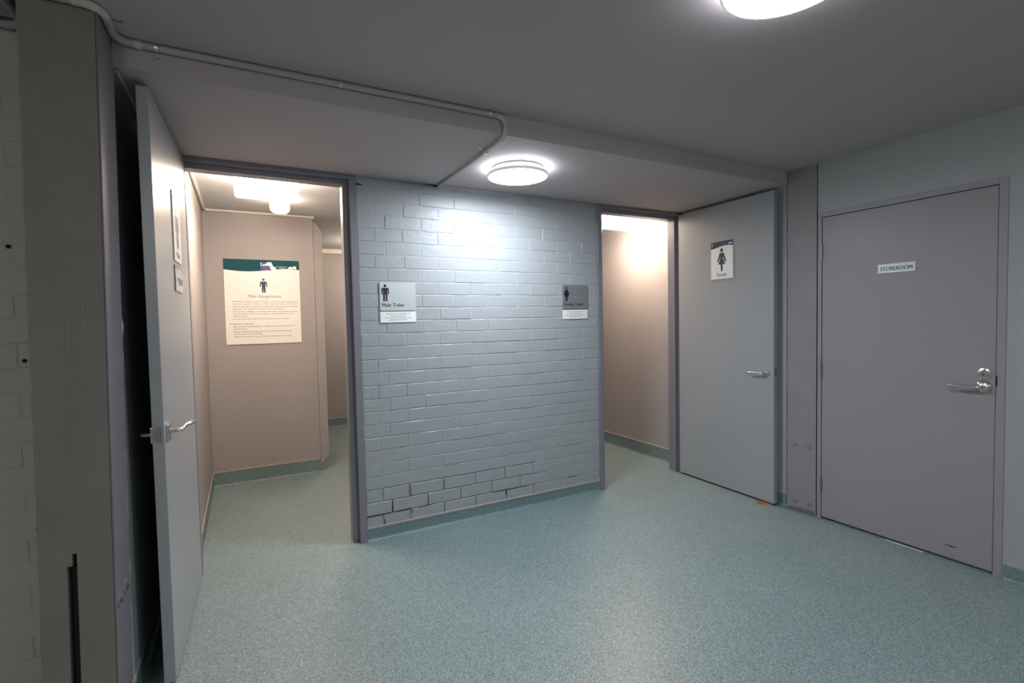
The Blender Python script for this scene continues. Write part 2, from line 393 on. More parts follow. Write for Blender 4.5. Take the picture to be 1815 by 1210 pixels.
# ------------------------------------------------------------------ coved skirtings
def skirt(name, pts, h, label, m=VINYLS, strip=True):
    """pts: 2-D polyline along the wall foot; wall on the left of travel... normal given by right-hand side"""
    prof = [(0.0, h), (.0035, h), (.0035, .018)]+[(.0035+.014*(1-math.cos(a)), .018-.0165*math.sin(a)) for a in [math.radians(q) for q in (15, 30, 45, 60, 75, 90)]]+[(0.0185, 0.0006), (0.0, 0.0006)]
    def sweep(prof):
        bm = NB(); rows = []; n = len(pts)
        for i, p in enumerate(pts):
            p = Vector(p); d = []
            if i > 0: d.append((p-Vector(pts[i-1])).normalized())
            if i < n-1: d.append((Vector(pts[i+1])-p).normalized())
            nn = [Vector((q.y, -q.x)) for q in d]
            m_ = (sum(nn, Vector((0, 0)))).normalized(); k = 1/max(.3, m_.dot(nn[0]))
            rows.append([bm.verts.new((p.x+m_.x*k*a, p.y+m_.y*k*a, z)) for a, z in prof])
        q = len(prof)
        for a, b in zip(rows, rows[1:]):
            for i in range(q): bm.faces.new((a[i], a[(i+1) % q], b[(i+1) % q], b[i]))
        bm.faces.new(rows[0]); bm.faces.new(rows[-1][::-1]); return bm
    o = link(name, sweep(prof), m); meta(o, label, 'skirting', kind='structure')
    if strip:
        link('cap_strip', sweep([(0, h), (.006, h), (.006, h+.011), (0, h+.014)]), TRIM, o)
    return o
skirt('baseboard_back', [(0.001, -.0015), (W-.002, -.0015)], .078, 'teal coved vinyl skirting under the painted brick wall')
skirt('baseboard_right', [(XR, -2.238), (XR, -6.5)], .078, 'teal coved vinyl skirting right of the storeroom door')
skirt('baseboard_nook_right', [(XNR, -0.016), (XNR, YB+.004)], .09, 'short teal skirting behind the open female door')
skirt('baseboard_nook_left', [(XN, YB+.004), (XN, 0.0)], .09, 'short teal skirting behind the open male door')
skirt('baseboard_changeroom', [(-.95, .113), (-.95, 1.86), (-.045, 1.86)], .12, 'grey-teal skirting around the male changeroom entry')
skirt('baseboard_far', [(-.95, 4.04), (1.55, 4.04)], .11, 'grey-teal skirting at the far end of the male passage')
skirt('baseboard_female', [(3.0, 2.6), (3.0, .115)], .125, 'grey-teal skirting along the wall in the female doorway')

# ------------------------------------------------------------------ door frames (toilets)
def toilet_frame(name, xa, xb, label):
    t = thing(name, ((xa+xb)/2, .1, 0), label, 'door frame', kind='structure')
    def jamb(x, s):
        bm = NB(); box(bm, (x, -.012, 0), (x+s*.042, .115, H-.001), .0015); 
        j = link('jamb', bm, FRAME, t)
        link('door_stop', box(NB(), (x+s*.0425, .032, 0), (x+s*.080, .115, H-.0575), .0015), FRAME, j)
    jamb(xa, 1); jamb(xb, -1)
    h = link('head', box(NB(), (xa+.0425, -.012, H-.026), (xb-.0425, .115, H-.001), .0015), FRAME, t)
    link('door_stop', box(NB(), (xa+.0425, .032, H-.057), (xb-.0425, .115, H-.0265), .0015), FRAME, h)
    return t
tf1 = toilet_frame('trim_1', -1.006, -0.001, 'mauve-grey steel door frame of the male toilet doorway on the left')
tf2 = toilet_frame('trim_2', W+.001, 2.912, 'mauve-grey steel door frame of the female toilet doorway')

# ------------------------------------------------------------------ lever sets
def lever(parent, P, pts, r, rose, z0=.0):
    """P plane on door face, pts [(u,v,d)]"""
    if rose == 'rect':
        rs = plate('rose', P, .044, .066, .012, STEEL, parent, 0.0, .004, at=(-.022, -.033))
    else:
        bm = NB(); lathe_plane(bm, rose, P); rs = link('rose', bm, STEEL, parent, smooth=True)
    bm = tube(NB(), [P(*p) for p in pts], r, 12); lv = link('lever', bm, STEEL, parent, smooth=True)
    return rs
def lathe_plane(bm, prof, P, u0=0, v0=0, seg=36):
    rings = []
    for r, d in prof:
        rings.append([bm.verts.new(P(u0, v0, d))] if r < 1e-6 else [bm.verts.new(P(u0+r*math.cos(2*math.pi*i/seg), v0+r*math.sin(2*math.pi*i/seg), d)) for i in range(seg)])
    for a, b in zip(rings, rings[1:]):
        for i in range(seg):
            j = (i+1) % seg
            if len(a) == 1: bm.faces.new((a[0], b[i], b[j]))
            elif len(b) == 1: bm.faces.new((a[i], a[j], b[0]))
            else: bm.faces.new((a[i], a[j], b[j], b[i]))

# ------------------------------------------------------------------ male door leaf (open)
def leaf_plane(hx, hy, ex, ey, side):
    """plane with u from hinge to free edge, v up, n visible face"""
    u = Vector((ex-hx, ey-hy, 0)); L = u.length; u.normalize(); n = Vector((u.y, -u.x, 0))*side
    return Plane((hx, hy, 0), u, (0, 0, 1), n), L
PM, LM = leaf_plane(-.925, -.016, -.958, -.946, -1)     # n towards +x
if PM.n.x < 0: PM.n = -PM.n
dm = thing('door_1', (-.925, -.016, 0), 'male toilet door standing open at the left edge of the nook', 'door', kind='structure')
def leafmesh(P, L, zt, z0=.012, th=.04, b=.0015):
    bm = NB(); t = NB()
    prism(t, [(0, z0), (L, z0), (L, zt), (0, zt)], P, -th, 0)
    bmesh.ops.bevel(t, geom=t.edges[:], offset=b, segments=1, affect='EDGES'); merge(bm, t); return bm
link('leaf', leafmesh(PM, LM, 2.355), DOOR, dm)
zh, uh = 1.012, LM-.058
PH = Plane(PM(uh, zh), -PM.u, PM.v, PM.n)
curve = [(0, 0, .008), (0, 0, .030)]+[(.012*i/3, 0, .030+.018*math.sin(i/3*1.57)) for i in (1, 2, 3)]+[(.05, .002, .050), (.08, .004, .052), (.098, .006, .060), (.112, .009, .072), (.122, .012, .086)]
ha = thing('handle', PM(uh, zh), None, None); ha.parent = dm; ha.location = PM(uh, zh)-WPOS[dm.name]
lever(ha, PH, curve, .0085, 'rect')
ha2 = thing('handle', PM(uh, zh), None, None); ha2.parent = dm; ha2.location = PM(uh, zh)-WPOS[dm.name]
PH2 = Plane(PM(uh, zh-.008, -.04), -PM.u, PM.v, -PM.n)
lever(ha2, PH2, [(0, 0, .008), (0, 0, .032), (.006, 0, .043), (.02, 0, .046), (.06, 0, .046), (.11, .002, .05)], .0085, 'rect')
PE = Plane(PM(LM, zh, -.032), PM.n, PM.v, PM.u)
lp = plate('latch_plate', PE, .024, .062, .0012, STEELD, dm, 0, .003, at=(0, -.031))
bm = NB(); prism(bm, [(.005, -.012), (.019, -.012), (.019, .012), (.005, .012)], PE, .001, .010); link('latch_bolt', bm, STEELD, lp)
for zz in (2.15, 1.2, .25):
    bm = NB(); tube(bm, [PM(-.008, zz-.05, -.044), PM(-.008, zz+.05, -.044)], .006, 10); link('hinge', bm, STEELD, dm, smooth=True)

# ------------------------------------------------------------------ female door leaf (open)
PF, LF = leaf_plane(2.8345, -.016, 2.8055, -.962, 1)
if PF.n.x > 0: PF.n = -PF.n
df = thing('door_2', (2.8345, -.016, 0), 'female toilet door standing open, flat pale grey leaf with a woman sign', 'door', kind='structure')
link('leaf', leafmesh(PF, LF, 2.355, .014), DOOR, df)
PHF = Plane(PF(LF-.062, .998), -PF.u, PF.v, PF.n)
hf = thing('handle', PHF.o, None, None); hf.parent = df; hf.location = PHF.o-WPOS[df.name]
rose = [(0, .011), (.018, .011), (.024, .009), (.027, .004), (.027, 0)]
lever(hf, PHF, [(0, 0, .006), (0, 0, .035), (.003, 0, .043), (.010, 0, .047), (.02, 0, .048), (.12, 0, .048)], .0085, rose)
PEF = Plane(PF(LF, .998, -.030), PF.n, PF.v, PF.u)
plate('latch_plate', PEF, .022, .06, .0012, STEELD, df, 0, .003, at=(-.002, -.02))
for zz in (2.15, 1.2, .25):
    bm = NB(); tube(bm, [PF(-.008, zz-.05, -.044), PF(-.008, zz+.05, -.044)], .006, 10); link('hinge', bm, STEELD, df, smooth=True)
bm = NB()
for (u, v, s) in ((.05, .46, .09), (.12, .44, .05)): prism(bm, [(u, v), (u+s, v-.006), (u+s, v-.004), (u, v+.002)], PF, 0, .0003)
link('scuff', bm, mat('scuff mark', (.30, .31, .32), .6), df)

# ------------------------------------------------------------------ storeroom door and frame
PS = Plane((XR, -1.2465, 0), (0, -1, 0), (0, 0, 1), (-1, 0, 0))     # u to the right as seen
t3 = thing('trim_3', (XR, -1.74, 0), 'mauve-grey steel frame around the storeroom door', 'door frame', kind='structure')
WF = .985
def pbox(P, u0, u1, v0, v1, d0, d1, bev=0.0012):
    t = NB(); prism(t, [(u0, v0), (u1, v0), (u1, v1), (u0, v1)], P, d0, d1)
    if bev: bmesh.ops.bevel(t, geom=t.edges[:], offset=bev, segments=1, affect='EDGES')
    return t
link('jamb', pbox(PS, 0.002, .028, 0, 2.134, -.11, .004), DOORM, t3)
link('jamb', pbox(PS, WF-.037, WF, 0, 2.134, -.11, .004), DOORM, t3)
link('head', pbox(PS, .0285, WF-.0375, 2.100, 2.134, -.11, .004), DOORM, t3)
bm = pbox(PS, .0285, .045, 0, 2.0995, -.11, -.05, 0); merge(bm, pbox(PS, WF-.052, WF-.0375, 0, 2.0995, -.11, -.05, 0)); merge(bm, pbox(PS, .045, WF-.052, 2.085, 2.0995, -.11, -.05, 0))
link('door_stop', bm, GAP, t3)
link('strike_slot', pbox(PS, WF-.0385, WF-.031, 1.03, 1.085, .0036, .0046, 0), GAP, t3)
ds = thing('door_3', PS(.03, 0), 'closed mauve-grey storeroom door on the right wall', 'door', kind='structure')
link('leaf', pbox(PS, .0315, WF-.0405, .016, 2.096, -.042, -.001), DOORM, ds)
for zz in (1.862, 1.05, .248):
    hg = link('hinge', tube(NB(), [PS(.030, zz-.05, .006), PS(.030, zz+.05, .006)], .0065, 10), STEELD, ds, smooth=True)
    bm = NB()
    for q in (-.018, .018): tube(bm, [PS(.030, zz+q-.0007, .006), PS(.030, zz+q+.0007, .006)], .0069, 10)
    link('knuckle_gap', bm, GAP, hg)
PHS = Plane(PS(.897, 1.022, -.001), -PS.u, PS.v, PS.n)
hs = thing('handle', PHS.o, None, None); hs.parent = ds; hs.location = PHS.o-WPOS[ds.name]
lever(hs, PHS, [(0, 0, .006), (0, 0, .038), (.003, 0, .046), (.010, 0, .050), (.02, 0, .051), (.135, 0, .051)], .0085,
      [(0, .022), (.012, .021), (.030, .010), (.036, .004), (.037, 0)])
PL_ = Plane(PS(.899, 1.093, -.001), -PS.u, PS.v, PS.n)
bm = NB(); lathe_plane(bm, [(0, .014), (.017, .014), (.019, .012), (.021, .008), (.030, .005), (.031, 0)], PL_)
dl = link('deadlock', bm, STEEL, ds, smooth=True)
bm = NB(); lathe_plane(bm, [(0, .0165), (.005, .0165), (.006, .014)], PL_, .002, -.004, 16); link('keyhole', bm, BROWN, dl)
bm = NB(); prism(bm, [(0, 0), (.018, .001), (.045, .003), (.075, -.001), (.05, -.006), (.03, -.003)], Plane(PS(.72, .089, -.001), PS.u, PS.v, PS.n), 0, .0012)
link('gouge', bm, BROWN, ds)
bx('painted_light_slit', (2.8605, -1.88, .0002), (2.8665, -1.68, .0028), WHITE, ds)  # white strip imitates the slit of light under the door
o = bx('storeroom_light', (3.05, -1.95, 2.38), (3.35, -1.65, ZT-.001), E_STORE); meta(o, 'lamp inside the storeroom behind its closed door', 'light')

# ------------------------------------------------------------------ right steel-faced column
def bolt(parent, P, u, v, m=None):
    m = m or PLATE
    bm = NB(); lathe_plane(bm, [(0, .004), (.018, .0038), (.027, .0028), (.029, 0)], P, u, v, 24); b = link('bolt', bm, m, parent, smooth=True)
    bm = NB(); prism(bm, circ(u+.001, v, .0105, 8), P, .003, .0135); link('nut', bm, m, b)
PC = Plane((XR, YB, 0), (0, -1, 0), (0, 0, 1), (-1, 0, 0))
c = thing('steel_faced_column', (XR+.06, -1.13, 0), 'narrow mauve painted column with bolted base between female door and storeroom frame', 'column')
link('face_plate', pbox(PC, 0.002, .216, 0.002, ZT-.001, -.006, 0.0, .001), PLATE, c)
link('core', pbox(PC, .010, .212, 0.002, ZT-.001, -.12, -.0065, 0), GAP, c)
for u, v in ((.062, .494), (.168, .498), (.060, .082), (.166, .084)): bolt(c, PC, u, v)
bm = NB()
for uu, w0 in ((-.0005, .0045), (.2165, .003)):
    zz = 0.02
    while zz < (ZT-.02 if uu < 0 else 2.12):
        dz = random.uniform(.05, .16); ww = w0*random.uniform(.45, 1.0)
        prism(bm, [(uu, zz), (uu+ww, zz), (uu+ww, min(zz+dz, 2.45)), (uu, min(zz+dz, 2.45))], PC, .0, .0006); zz += dz
link('joint_crack', bm, GAP, c)
bm = NB(); prism(bm, [(.002, .002)]+[(.004+.0105*i, .010+.014*random.random()+.0008*i) for i in range(20)]+[(.214, .002)], PC, .0, .0006)
link('grime', bm, mat('brown floor grime', (.17, .145, .14), .8, var=.3, vscale=45), c)
bm = NB(); prism(bm, [(-.008, .09), (.0, .09), (.0, H), (-.008, H)], PC, -.017, -.0065); link('edge_flange', bm, PLATE, c)

# ------------------------------------------------------------------ left concrete pillar (leans very slightly)
LEAN = -.0150
def lean(bm):
    for v in bm.verts: v.co.x += (v.co.z-2.45)*(-LEAN)
    return bm
def leanpt(x, z): return x+(z-2.45)*(-LEAN)
pil = thing('concrete_pillar', (-1.17, -1.11, 0), 'board-marked grey-brown concrete pillar at the left with a broken slot low down', 'pillar')
bm = NB()
xa, xb = -1.242, -1.055
ya, yb_ = YF, -.985
s0, s1, zs, sd = -1.172, -1.146, .665, .05
zk = .705
box(bm, (xa, ya+sd, 0), (xb, yb_, ZT-.001))                         # back of the body
NZ = 40
def slab(x0, x1, z0, z1):
    """front slab, wavy arris"""
    n = max(1, int((z1-z0)/.06)); rows = []
    for i in range(n+1):
        z = z0+(z1-z0)*i/n
        j0 = random.uniform(-.002, .002) if x0 in (xa, s0) else 0; j1 = random.uniform(-.0015, .0015) if x1 in (s1,) else 0
        rows.append([bm.verts.new(p) for p in ((x0+j0, ya, z), (x1+j1, ya, z), (x1+j1, ya+sd, z), (x0+j0, ya+sd, z))])
    for a, b in zip(rows, rows[1:]):
        for k in range(4): bm.faces.new((a[k], a[(k+1) % 4], b[(k+1) % 4], b[k]))
    bm.faces.new(rows[0]); bm.faces.new(rows[-1])
slab(xa, s0, 0, zs); slab(s1, xb, 0, zk); slab(s0+.013, s1, zk, zk+.0001) if False else None
slab(xa, s0+.014, zs, zk); slab(xa, xb, zk, ZT-.001)
lean(bm)
for f in bm.faces: pass
link('body', bm, CONC, pil)
bm = lean(box(NB(), (s0+.001, ya+.036, 0), (s1-.001, ya+sd-.001, zs-.01))); link('slot_floor', bm, GAP, pil)
PP = Plane((xb, YF+.004, 0), (0, 1, 0), (0, 0, 1), (1, 0, 0))
bm = pbox(PP, 0.0, .232, 0.002, ZT-.001, .0005, .006, .001); link('side_plate', lean(bm), mat('dull mauve steel plate', (0.20, 0.18, 0.20), 0.55, 0.3, 60, var=0.15, vscale=9), pil)
for u, v in ((.05, .50), (.15, .50), (.05, .10), (.15, .10)):
    P2 = Plane((leanpt(xb, v)+.006, YF+.004, 0), (0, 1, 0), (0, 0, 1), (1, 0, 0)); bolt(pil, P2, u, v, bpy.data.materials['dull mauve steel plate'])
# rough grout in the joint between pillar plate and recess wall
bm = NB(); prev = None
tube(bm, [(leanpt(XL+.002, z)+random.uniform(-.003, .003), YB+.026+random.uniform(-.004, .004), z) for z in [i*.06 for i in range(0, 40)]], [.007+random.uniform(-.003, .003) for i in range(40)], 8)
link('grout_bead', bm, WALLR, pil)

# ------------------------------------------------------------------ conduit run with fittings
R = .0128
cond = thing('conduit_run', (.0, YB-.013, ZT-.02), 'grey plastic conduit running along the ceiling drop and down over the soffit', 'pipe')
zc, yc = ZT-R-.001, YB-R-.002
yp = YF-R-.003
xe = .541
def pt(name, pts, r, m): return link(name, tube(NB(), pts, r, 16), m, cond, smooth=True)
b = .05
xcorn = -1.035
# on the pillar front
pt('pipe', [(-1.235, yp, zc), (-1.105, yp, zc)], R, PVC)
pt('coupling', [(-1.108, yp, zc), (-1.090, yp, zc)], R*1.18, PVCL)
pt('elbow', arc((-1.092, yp, zc), (xcorn, yp, zc), (xcorn, yp+.057, zc)), R*1.06, PVCL)
pt('pipe', [(xcorn, yp+.055, zc), (xcorn, yc-.055, zc)], R, PVC)
pt('elbow', arc((xcorn, yc-.058, zc), (xcorn, yc, zc), (xcorn+.058, yc, zc)), R*1.06, PVC)
pt('coupling', [(xcorn+.056, yc, zc), (xcorn+.076, yc, zc)], R*1.18, PVCL)
pt('pipe', [(xcorn+.074, yc, zc), (xe-.042, yc, zc)], R, PVC)
pt('elbow', arc((xe-.045, yc, zc), (xe, yc, zc), (xe, yc, zc-.045)), R*1.08, PVCL)
zl = H-R-.001
pt('coupling_joint', [(xe, yc, zc-.043), (xe, yc, zc-.052)], R*.98, PVC)
pt('elbow', arc((xe, yc, zc-.050), (xe, yc, zl), (xe, yc+.048, zl)), R*1.08, PVCL)
pt('pipe', [(xe, yc+.045, zl), (xe+.012, -.012, zl)], R*.92, PVC)
# left end: elbow back around the pillar, then along the brick wall
pt('coupling', [(-1.236, yp, zc), (-1.214, yp, zc)], R*1.15, PVCL)
pt('elbow', arc((-1.232, yp, zc), (-1.288, yp, zc), (-1.288, yp+.056, zc)), R*1.08, PVCL)
pt('pipe', [(-1.288, yp+.054, zc), (-1.288, YL-.07, zc)], R, PVC)
pt('elbow', arc((-1.288, YL-.072, zc), (-1.288, YL-R-.003, zc), (-1.345, YL-R-.003, zc)), R*1.1, PVC)
pt('pipe', [(-1.343, YL-R-.003, zc), (-2.6, YL-R-.003, zc)], R, PVC)
def clip_x(x, y, z, tab, name='clip'):
    """saddle clip around a pipe running in x; tab: +1 tab goes up/along ceiling, -1 tab hangs down the wall"""
    bm = NB(); n = 10
    def ring(rad, th, w):
        for i in range(n):
            a0, a1 = math.radians(-90+i*22), math.radians(-90+(i+1)*22)
            p = [(x-w, y-(rad)*math.cos(a0), z+rad*math.sin(a0)), (x-w, y-rad*math.cos(a1), z+rad*math.sin(a1)), (x-w, y-(rad+th)*math.cos(a1), z+(rad+th)*math.sin(a1)), (x-w, y-(rad+th)*math.cos(a0), z+(rad+th)*math.sin(a0))]
            q = [(x+w, c[1], c[2]) for c in p]
            A = [bm.verts.new(c) for c in p]; B = [bm.verts.new(c) for c in q]
            for k in range(4): bm.faces.new((A[k], A[(k+1) % 4], B[(k+1) % 4], B[k]))
            bm.faces.new(A); bm.faces.new(B)
    ring(R+.0003, .0013, .006)
    if tab < 0: box(bm, (x-.007, y+.010, z-R-.034), (x+.007, y+.0125, z-R+.002))
    else: box(bm, (x-.007, y-R-.022, z+R-.002), (x+.007, y-R+.004, z+R+.0002))
    c_ = link(name, bm, ZINC, cond)
    if tab < 0:
        link('screw', lathe(NB(), [(0, -.006), (.004, -.005), (.0055, -.001), (.0055, .001)], (x+.001, y+.010, z-R-.021), 'y', 14), STEELD, c_, smooth=True)
clip_x(-.915, yc, zc, -1); clip_x(-.262, yc, zc, 1); clip_x(.452, yc, zc, 1)
clip_x(-1.165, yp, zc, 1)
def clip_y(y, x, z, s):
    bm = NB(); n = 9
    w = .006
    for i in range(n):
        a0, a1 = math.radians(180+i*20), math.radians(180+(i+1)*20)
        rad, th = R+.0003, .0013
        p = [(x+rad*math.cos(a0), y-w, z+rad*math.sin(a0)), (x+rad*math.cos(a1), y-w, z+rad*math.sin(a1)), (x+(rad+th)*math.cos(a1), y-w, z+(rad+th)*math.sin(a1)), (x+(rad+th)*math.cos(a0), y-w, z+(rad+th)*math.sin(a0))]
        A = [bm.verts.new(c) for c in p]; B = [bm.verts.new((c[0], y+w, c[2])) for c in p]
        for k in range(4): bm.faces.new((A[k], A[(k+1) % 4], B[(k+1) % 4], B[k]))
        bm.faces.new(A); bm.faces.new(B)
    box(bm, (x+s*R, y-.007, z+R-.002), (x+s*(R+.030), y+.007, z+R+.0002))
    link('clip', bm, ZINC, cond)
clip_y(-.80, xe+.003, zl, -1); clip_y(-.30, xe+.009, zl, -1); clip_y(-1.16, xcorn, zc, 1)
# thin pipe in the left recess
cn = link('corner_pipe', tube(NB(), [(XN+.045, YB+.012, H-.016), (XN+.045, -.02, H-.016)], .0065, 12), PVC, None, smooth=True)
meta(cn, 'thin pale pipe in the top corner behind the open male door', 'pipe')

# ------------------------------------------------------------------ round ceiling lamps
def disc_lamp(cx, cy, zc_, label, em):
    t = thing('ceiling_light', (cx, cy, zc_-.08), label, 'light', 'round disc lamps on the ceilings')
    link('base', lathe(NB(), [(0, 0), (.163, 0), (.165, -.002), (.165, -.012), (.163, -.014), (0, -.014)], (cx, cy, zc_-.0005), 'z', 64), mat('lamp base plastic', (.16, .16, .16), .6), t, smooth=True)
    link('glow_gap', lathe(NB(), [(.158, -.034), (.176, -.034), (.176, -.040), (0, -.040)], (cx, cy, zc_-.001), 'z', 64), E_GLOW, t, smooth=True)
    link('rim', lathe(NB(), [(.176, -.037), (.188, -.037), (.191, -.040), (.191, -.052), (.188, -.056), (.182, -.056), (.176, -.037)], (cx, cy, zc_), 'z', 72), WPLAS, t, smooth=True)
    link('diffuser', lathe(NB(), [(.182, -.052), (.179, -.0565), (.165, -.059), (.12, -.062), (.06, -.064), (0, -.0645)], (cx, cy, zc_), 'z', 64), em, t, smooth=True)
    return t
disc_lamp(.872, -.565, H, 'glowing round disc lamp above the painted brick wall', E_COOLN)
disc_lamp(.800, -2.371, ZT, 'large glowing round disc lamp cut off by the top edge of the photo', E_COOL)
# unseen fill lamps added behind the camera to brighten the dim hall
o = link('hall_fill_light', lathe(NB(), [(0, 0), (.18, 0), (.18, -.05), (.1, -.07), (0, -.072)], (1.6, -5.2, ZT-.001), 'z', 48), mat('hall fill diffuser', (.8, .8, .8), .4, emit=(1, .98, .95), es=E_FILL), None, smooth=True)
meta(o, 'unseen fill lamp added on the hall ceiling behind the camera, far right', 'light')
o = link('hall_fill_light', lathe(NB(), [(0, 0), (.18, 0), (.18, -.05), (.1, -.07), (0, -.072)], (-1.7, -4.9, ZT-.001), 'z', 48), mat('left hall fill diffuser', (.8, .8, .8), .4, emit=(1, .965, .91), es=E_FILL*2.8), None, smooth=True)
meta(o, 'unseen fill lamp added on the hall ceiling behind the camera, far left', 'light')

# ------------------------------------------------------------------ warm lamps in the rooms
def box_lamp(x0, x1, y0, y1, label):
    t = thing('fluorescent_fitting', ((x0+x1)/2, (y0+y1)/2, 2.33), label, 'light', 'warm box lamps in the entries')
    bx('tray', (x0+.01, y0+.01, ZT-.025), (x1-.01, y1-.01, ZT-.0005), WPLAS, t)
    bm = NB(); e = .012
    top = [(x0, y0), (x1, y0), (x1, y1), (x0, y1)]; bot = [(x0+e, y0+e), (x1-e, y0+e), (x1-e, y1-e), (x0+e, y1-e)]
    T = [bm.verts.new((a, c, ZT-.026)) for a, c in top]; B = [bm.verts.new((a, c, 2.332)) for a, c in bot]
    bm.faces.new(T); bm.faces.new(B)
    for i in range(4): bm.faces.new((T[i], T[(i+1) % 4], B[(i+1) % 4], B[i]))
    bmesh.ops.bevel(bm, geom=[e_ for e_ in bm.edges if all(v.co.z < 2.34 for v in e_.verts)], offset=.012, segments=2, affect='EDGES')
    o = link('diffuser', bm, E_TUBEM, t); o.data.materials.append(E_TUBES)
    for p in o.data.polygons: p.material_index = 0 if p.normal.z < -.9 else 1
box_lamp(-.695, -.285, .50, .72, 'warm glowing box lamp on the ceiling of the male changeroom entry')
box_lamp(2.46, 2.875, .50, .70, 'warm glowing box lamp behind the head of the female doorway')
t = thing('round_bulkhead_light', (-.365, 1.25, 2.36), 'small round glowing lamp hanging behind the box lamp in the male entry', 'light')
link('base', lathe(NB(), [(0, 0), (.06, 0), (.06, -.02), (0, -.02)], (-.365, 1.25, ZT-.001), 'z', 32), WPLAS, t, smooth=True)
link('globe', lathe(NB(), [(.066, -.02), (.074, -.03), (.076, -.075), (.070, -.098), (.052, -.114), (.028, -.121), (0, -.123)], (-.365, 1.25, ZT), 'z', 36), E_BULBM, t, smooth=True)
o = link('passage_light', lathe(NB(), [(0, 0), (.05, 0), (.05, -.08), (.15, -.12), (.15, -.16), (.1, -.19), (0, -.20)], (.9, 3.1, ZT-.001), 'z', 32), mat('passage lamp', (.8, .8, .8), .4, emit=(1, .80, .62), es=70), None, smooth=True)
meta(o, 'round lamp in the male passage hidden by the brick wall', 'light')

# ------------------------------------------------------------------ changeroom details
bm = NB()
Pq = Plane((0, 1.862, 0), (1, 0, 0), (0, 0, 1), (0, -1, 0))
prism(bm, [(-.040, .068), (.036, .155), (.038, 2.335), (-.004, 2.395), (-.040, 2.425)], Pq, -.02, .0)
o = link('edge_board', bm, INWALL); meta(o, 'narrow cream board with clipped corners screwed to the end of the rules board wall', 'panel')
def cornice(pts, label, name='trim_4'):
    o = link(name, tube(NB(), pts, .013, 10), CREAM, None, smooth=True); return meta(o, label, 'trim', kind='structure')
cornice([(-.936, .22, ZT-.014), (-.936, 1.80, ZT-.014)]+arc((-.936, 1.80, ZT-.014), (-.936, 1.846, ZT-.014), (-.89, 1.846, ZT-.014))[1:]+[(-.03, 1.846, ZT-.014)], 'pale conduit painted in along the ceiling corner of the male entry')
o = bx('trim_5', (-.98, 3.98, 2.415), (1.55, 4.039, ZT-.001), CREAM); meta(o, 'pale cornice at the far end of the male passage', 'trim', kind='structure')

# ------------------------------------------------------------------ pictograms
def man(cx, cy, h):
    k = h/100
    f = lambda pts: [(cx+a*k, cy+b_*k) for a, b_ in pts]
    return [circ(cx, cy+91*k, 8.6*k),
            f([(-22, 40), (-22, 72), (-17, 79), (17, 79), (22, 72), (22, 40), (15, 40), (15, 66), (12.5, 66), (12.5, 40), (-12.5, 40), (-12.5, 66), (-15, 66), (-15, 40)]),
            f([(-12.5, 42), (-12.5, 0), (-2, 0), (-2, 42)]), f([(2, 42), (2, 0), (12.5, 0), (12.5, 42)])]
def man2(cx, cy, h):
    k = h/100; f = lambda pts: [(cx+a*k, cy+b_*k) for a, b_ in pts]
    return [circ(cx, cy+92*k, 8*k), f([(-20, 79), (20, 79), (25, 40), (19, 40), (13, 66), (12, 38), (-12, 38), (-13, 66), (-19, 40), (-25, 40)]),
            f([(-12, 39), (-12, 0), (-2, 0), (-1, 30), (-1, 39)]), f([(-1, 39), (-1, 30), (3, 0), (13, 0), (12, 39)])]
def woman(cx, cy, h):          # narrow figure with dress, two legs
    k = h/100; f = lambda pts: [(cx+a*k, cy+b_*k) for a, b_ in pts]
    return [circ(cx, cy+92*k, 8.2*k), f([(-11, 80), (11, 80), (18, 64), (24, 48), (17, 44), (15, 32), (-15, 32), (-17, 44), (-24, 48), (-18, 64)]),
            f([(-9, 33), (-9, 0), (-1, 0), (-1, 33)]), f([(1.5, 33), (1.5, 0), (9.5, 0), (9.5, 33)])]
def woman2(cx, cy, h):         # tapered skirt, splayed arms
    k = h/100; f = lambda pts: [(cx+a*k, cy+b_*k) for a, b_ in pts]
    return [circ(cx, cy+92*k, 8.2*k, ry=8.2*k), f([(-10, 81), (10, 81), (6, 58), (19, 31), (-19, 31), (-6, 58)]),
            f([(-10, 81), (-5, 68), (-19, 40), (-25, 43)]), f([(10, 81), (25, 43), (19, 40), (5, 68)]),
            f([(-6, 32), (-4, 0), (4, 0), (6, 32)])]

# ------------------------------------------------------------------ signs on the brick wall
def wallsign(name, x0, z0, wd, ht, label, m, fig, word, textw, grp):
    P = Plane((x0, -.0022, z0), (1, 0, 0), (0, 0, 1), (0, -1, 0))
    t = thing(name, (x0+wd/2, -.003, z0), label, 'sign', grp)
    plate('plate', P, wd, ht, .0055, m, t, 0, .006)
    shape('pictogram', P, fig(.036, .062, .112), BLACK, t, .0055, .0008)
    text('lettering', word, P, .011, .026, .034, BLACK, t, .0055, width=textw, bold=.022)
    return P, t
wallsign('male_toilet_sign', .129, 1.516, .243, .186, 'silver Male Toilet sign plate on the brick wall by the left doorway', ALU, man, 'Male Toilet', .148, 'square toilet sign plates')
Pf, tfs = wallsign('female_toilet_sign', 1.572, 1.519, .243, .188, 'darker grey Female Toilet sign plate on the brick wall by the right doorway', ALUD, woman, 'Female Toilet', .182, 'square toilet sign plates')
bm = NB()
for i, (u, v) in enumerate([(.066, .098), (.082, .104), (.100, .094), (.066, .080), (.125, .098), (.142, .124), (.144, .086), (.160, .098), (.198, .095), (.212, .122), (.120, .098)]):
    lathe_plane(bm, [(0, .0075), (.002, .007), (.003, .0055)], Pf, u, v, 8)
o = link('braille_dot', bm, ALU, tfs); o['kind'] = 'stuff'
NOTE = ['Boys over 7 years are requested to use', '{} change rooms.', 'Parents and carers must make sure they', 'actively supervise all children.']
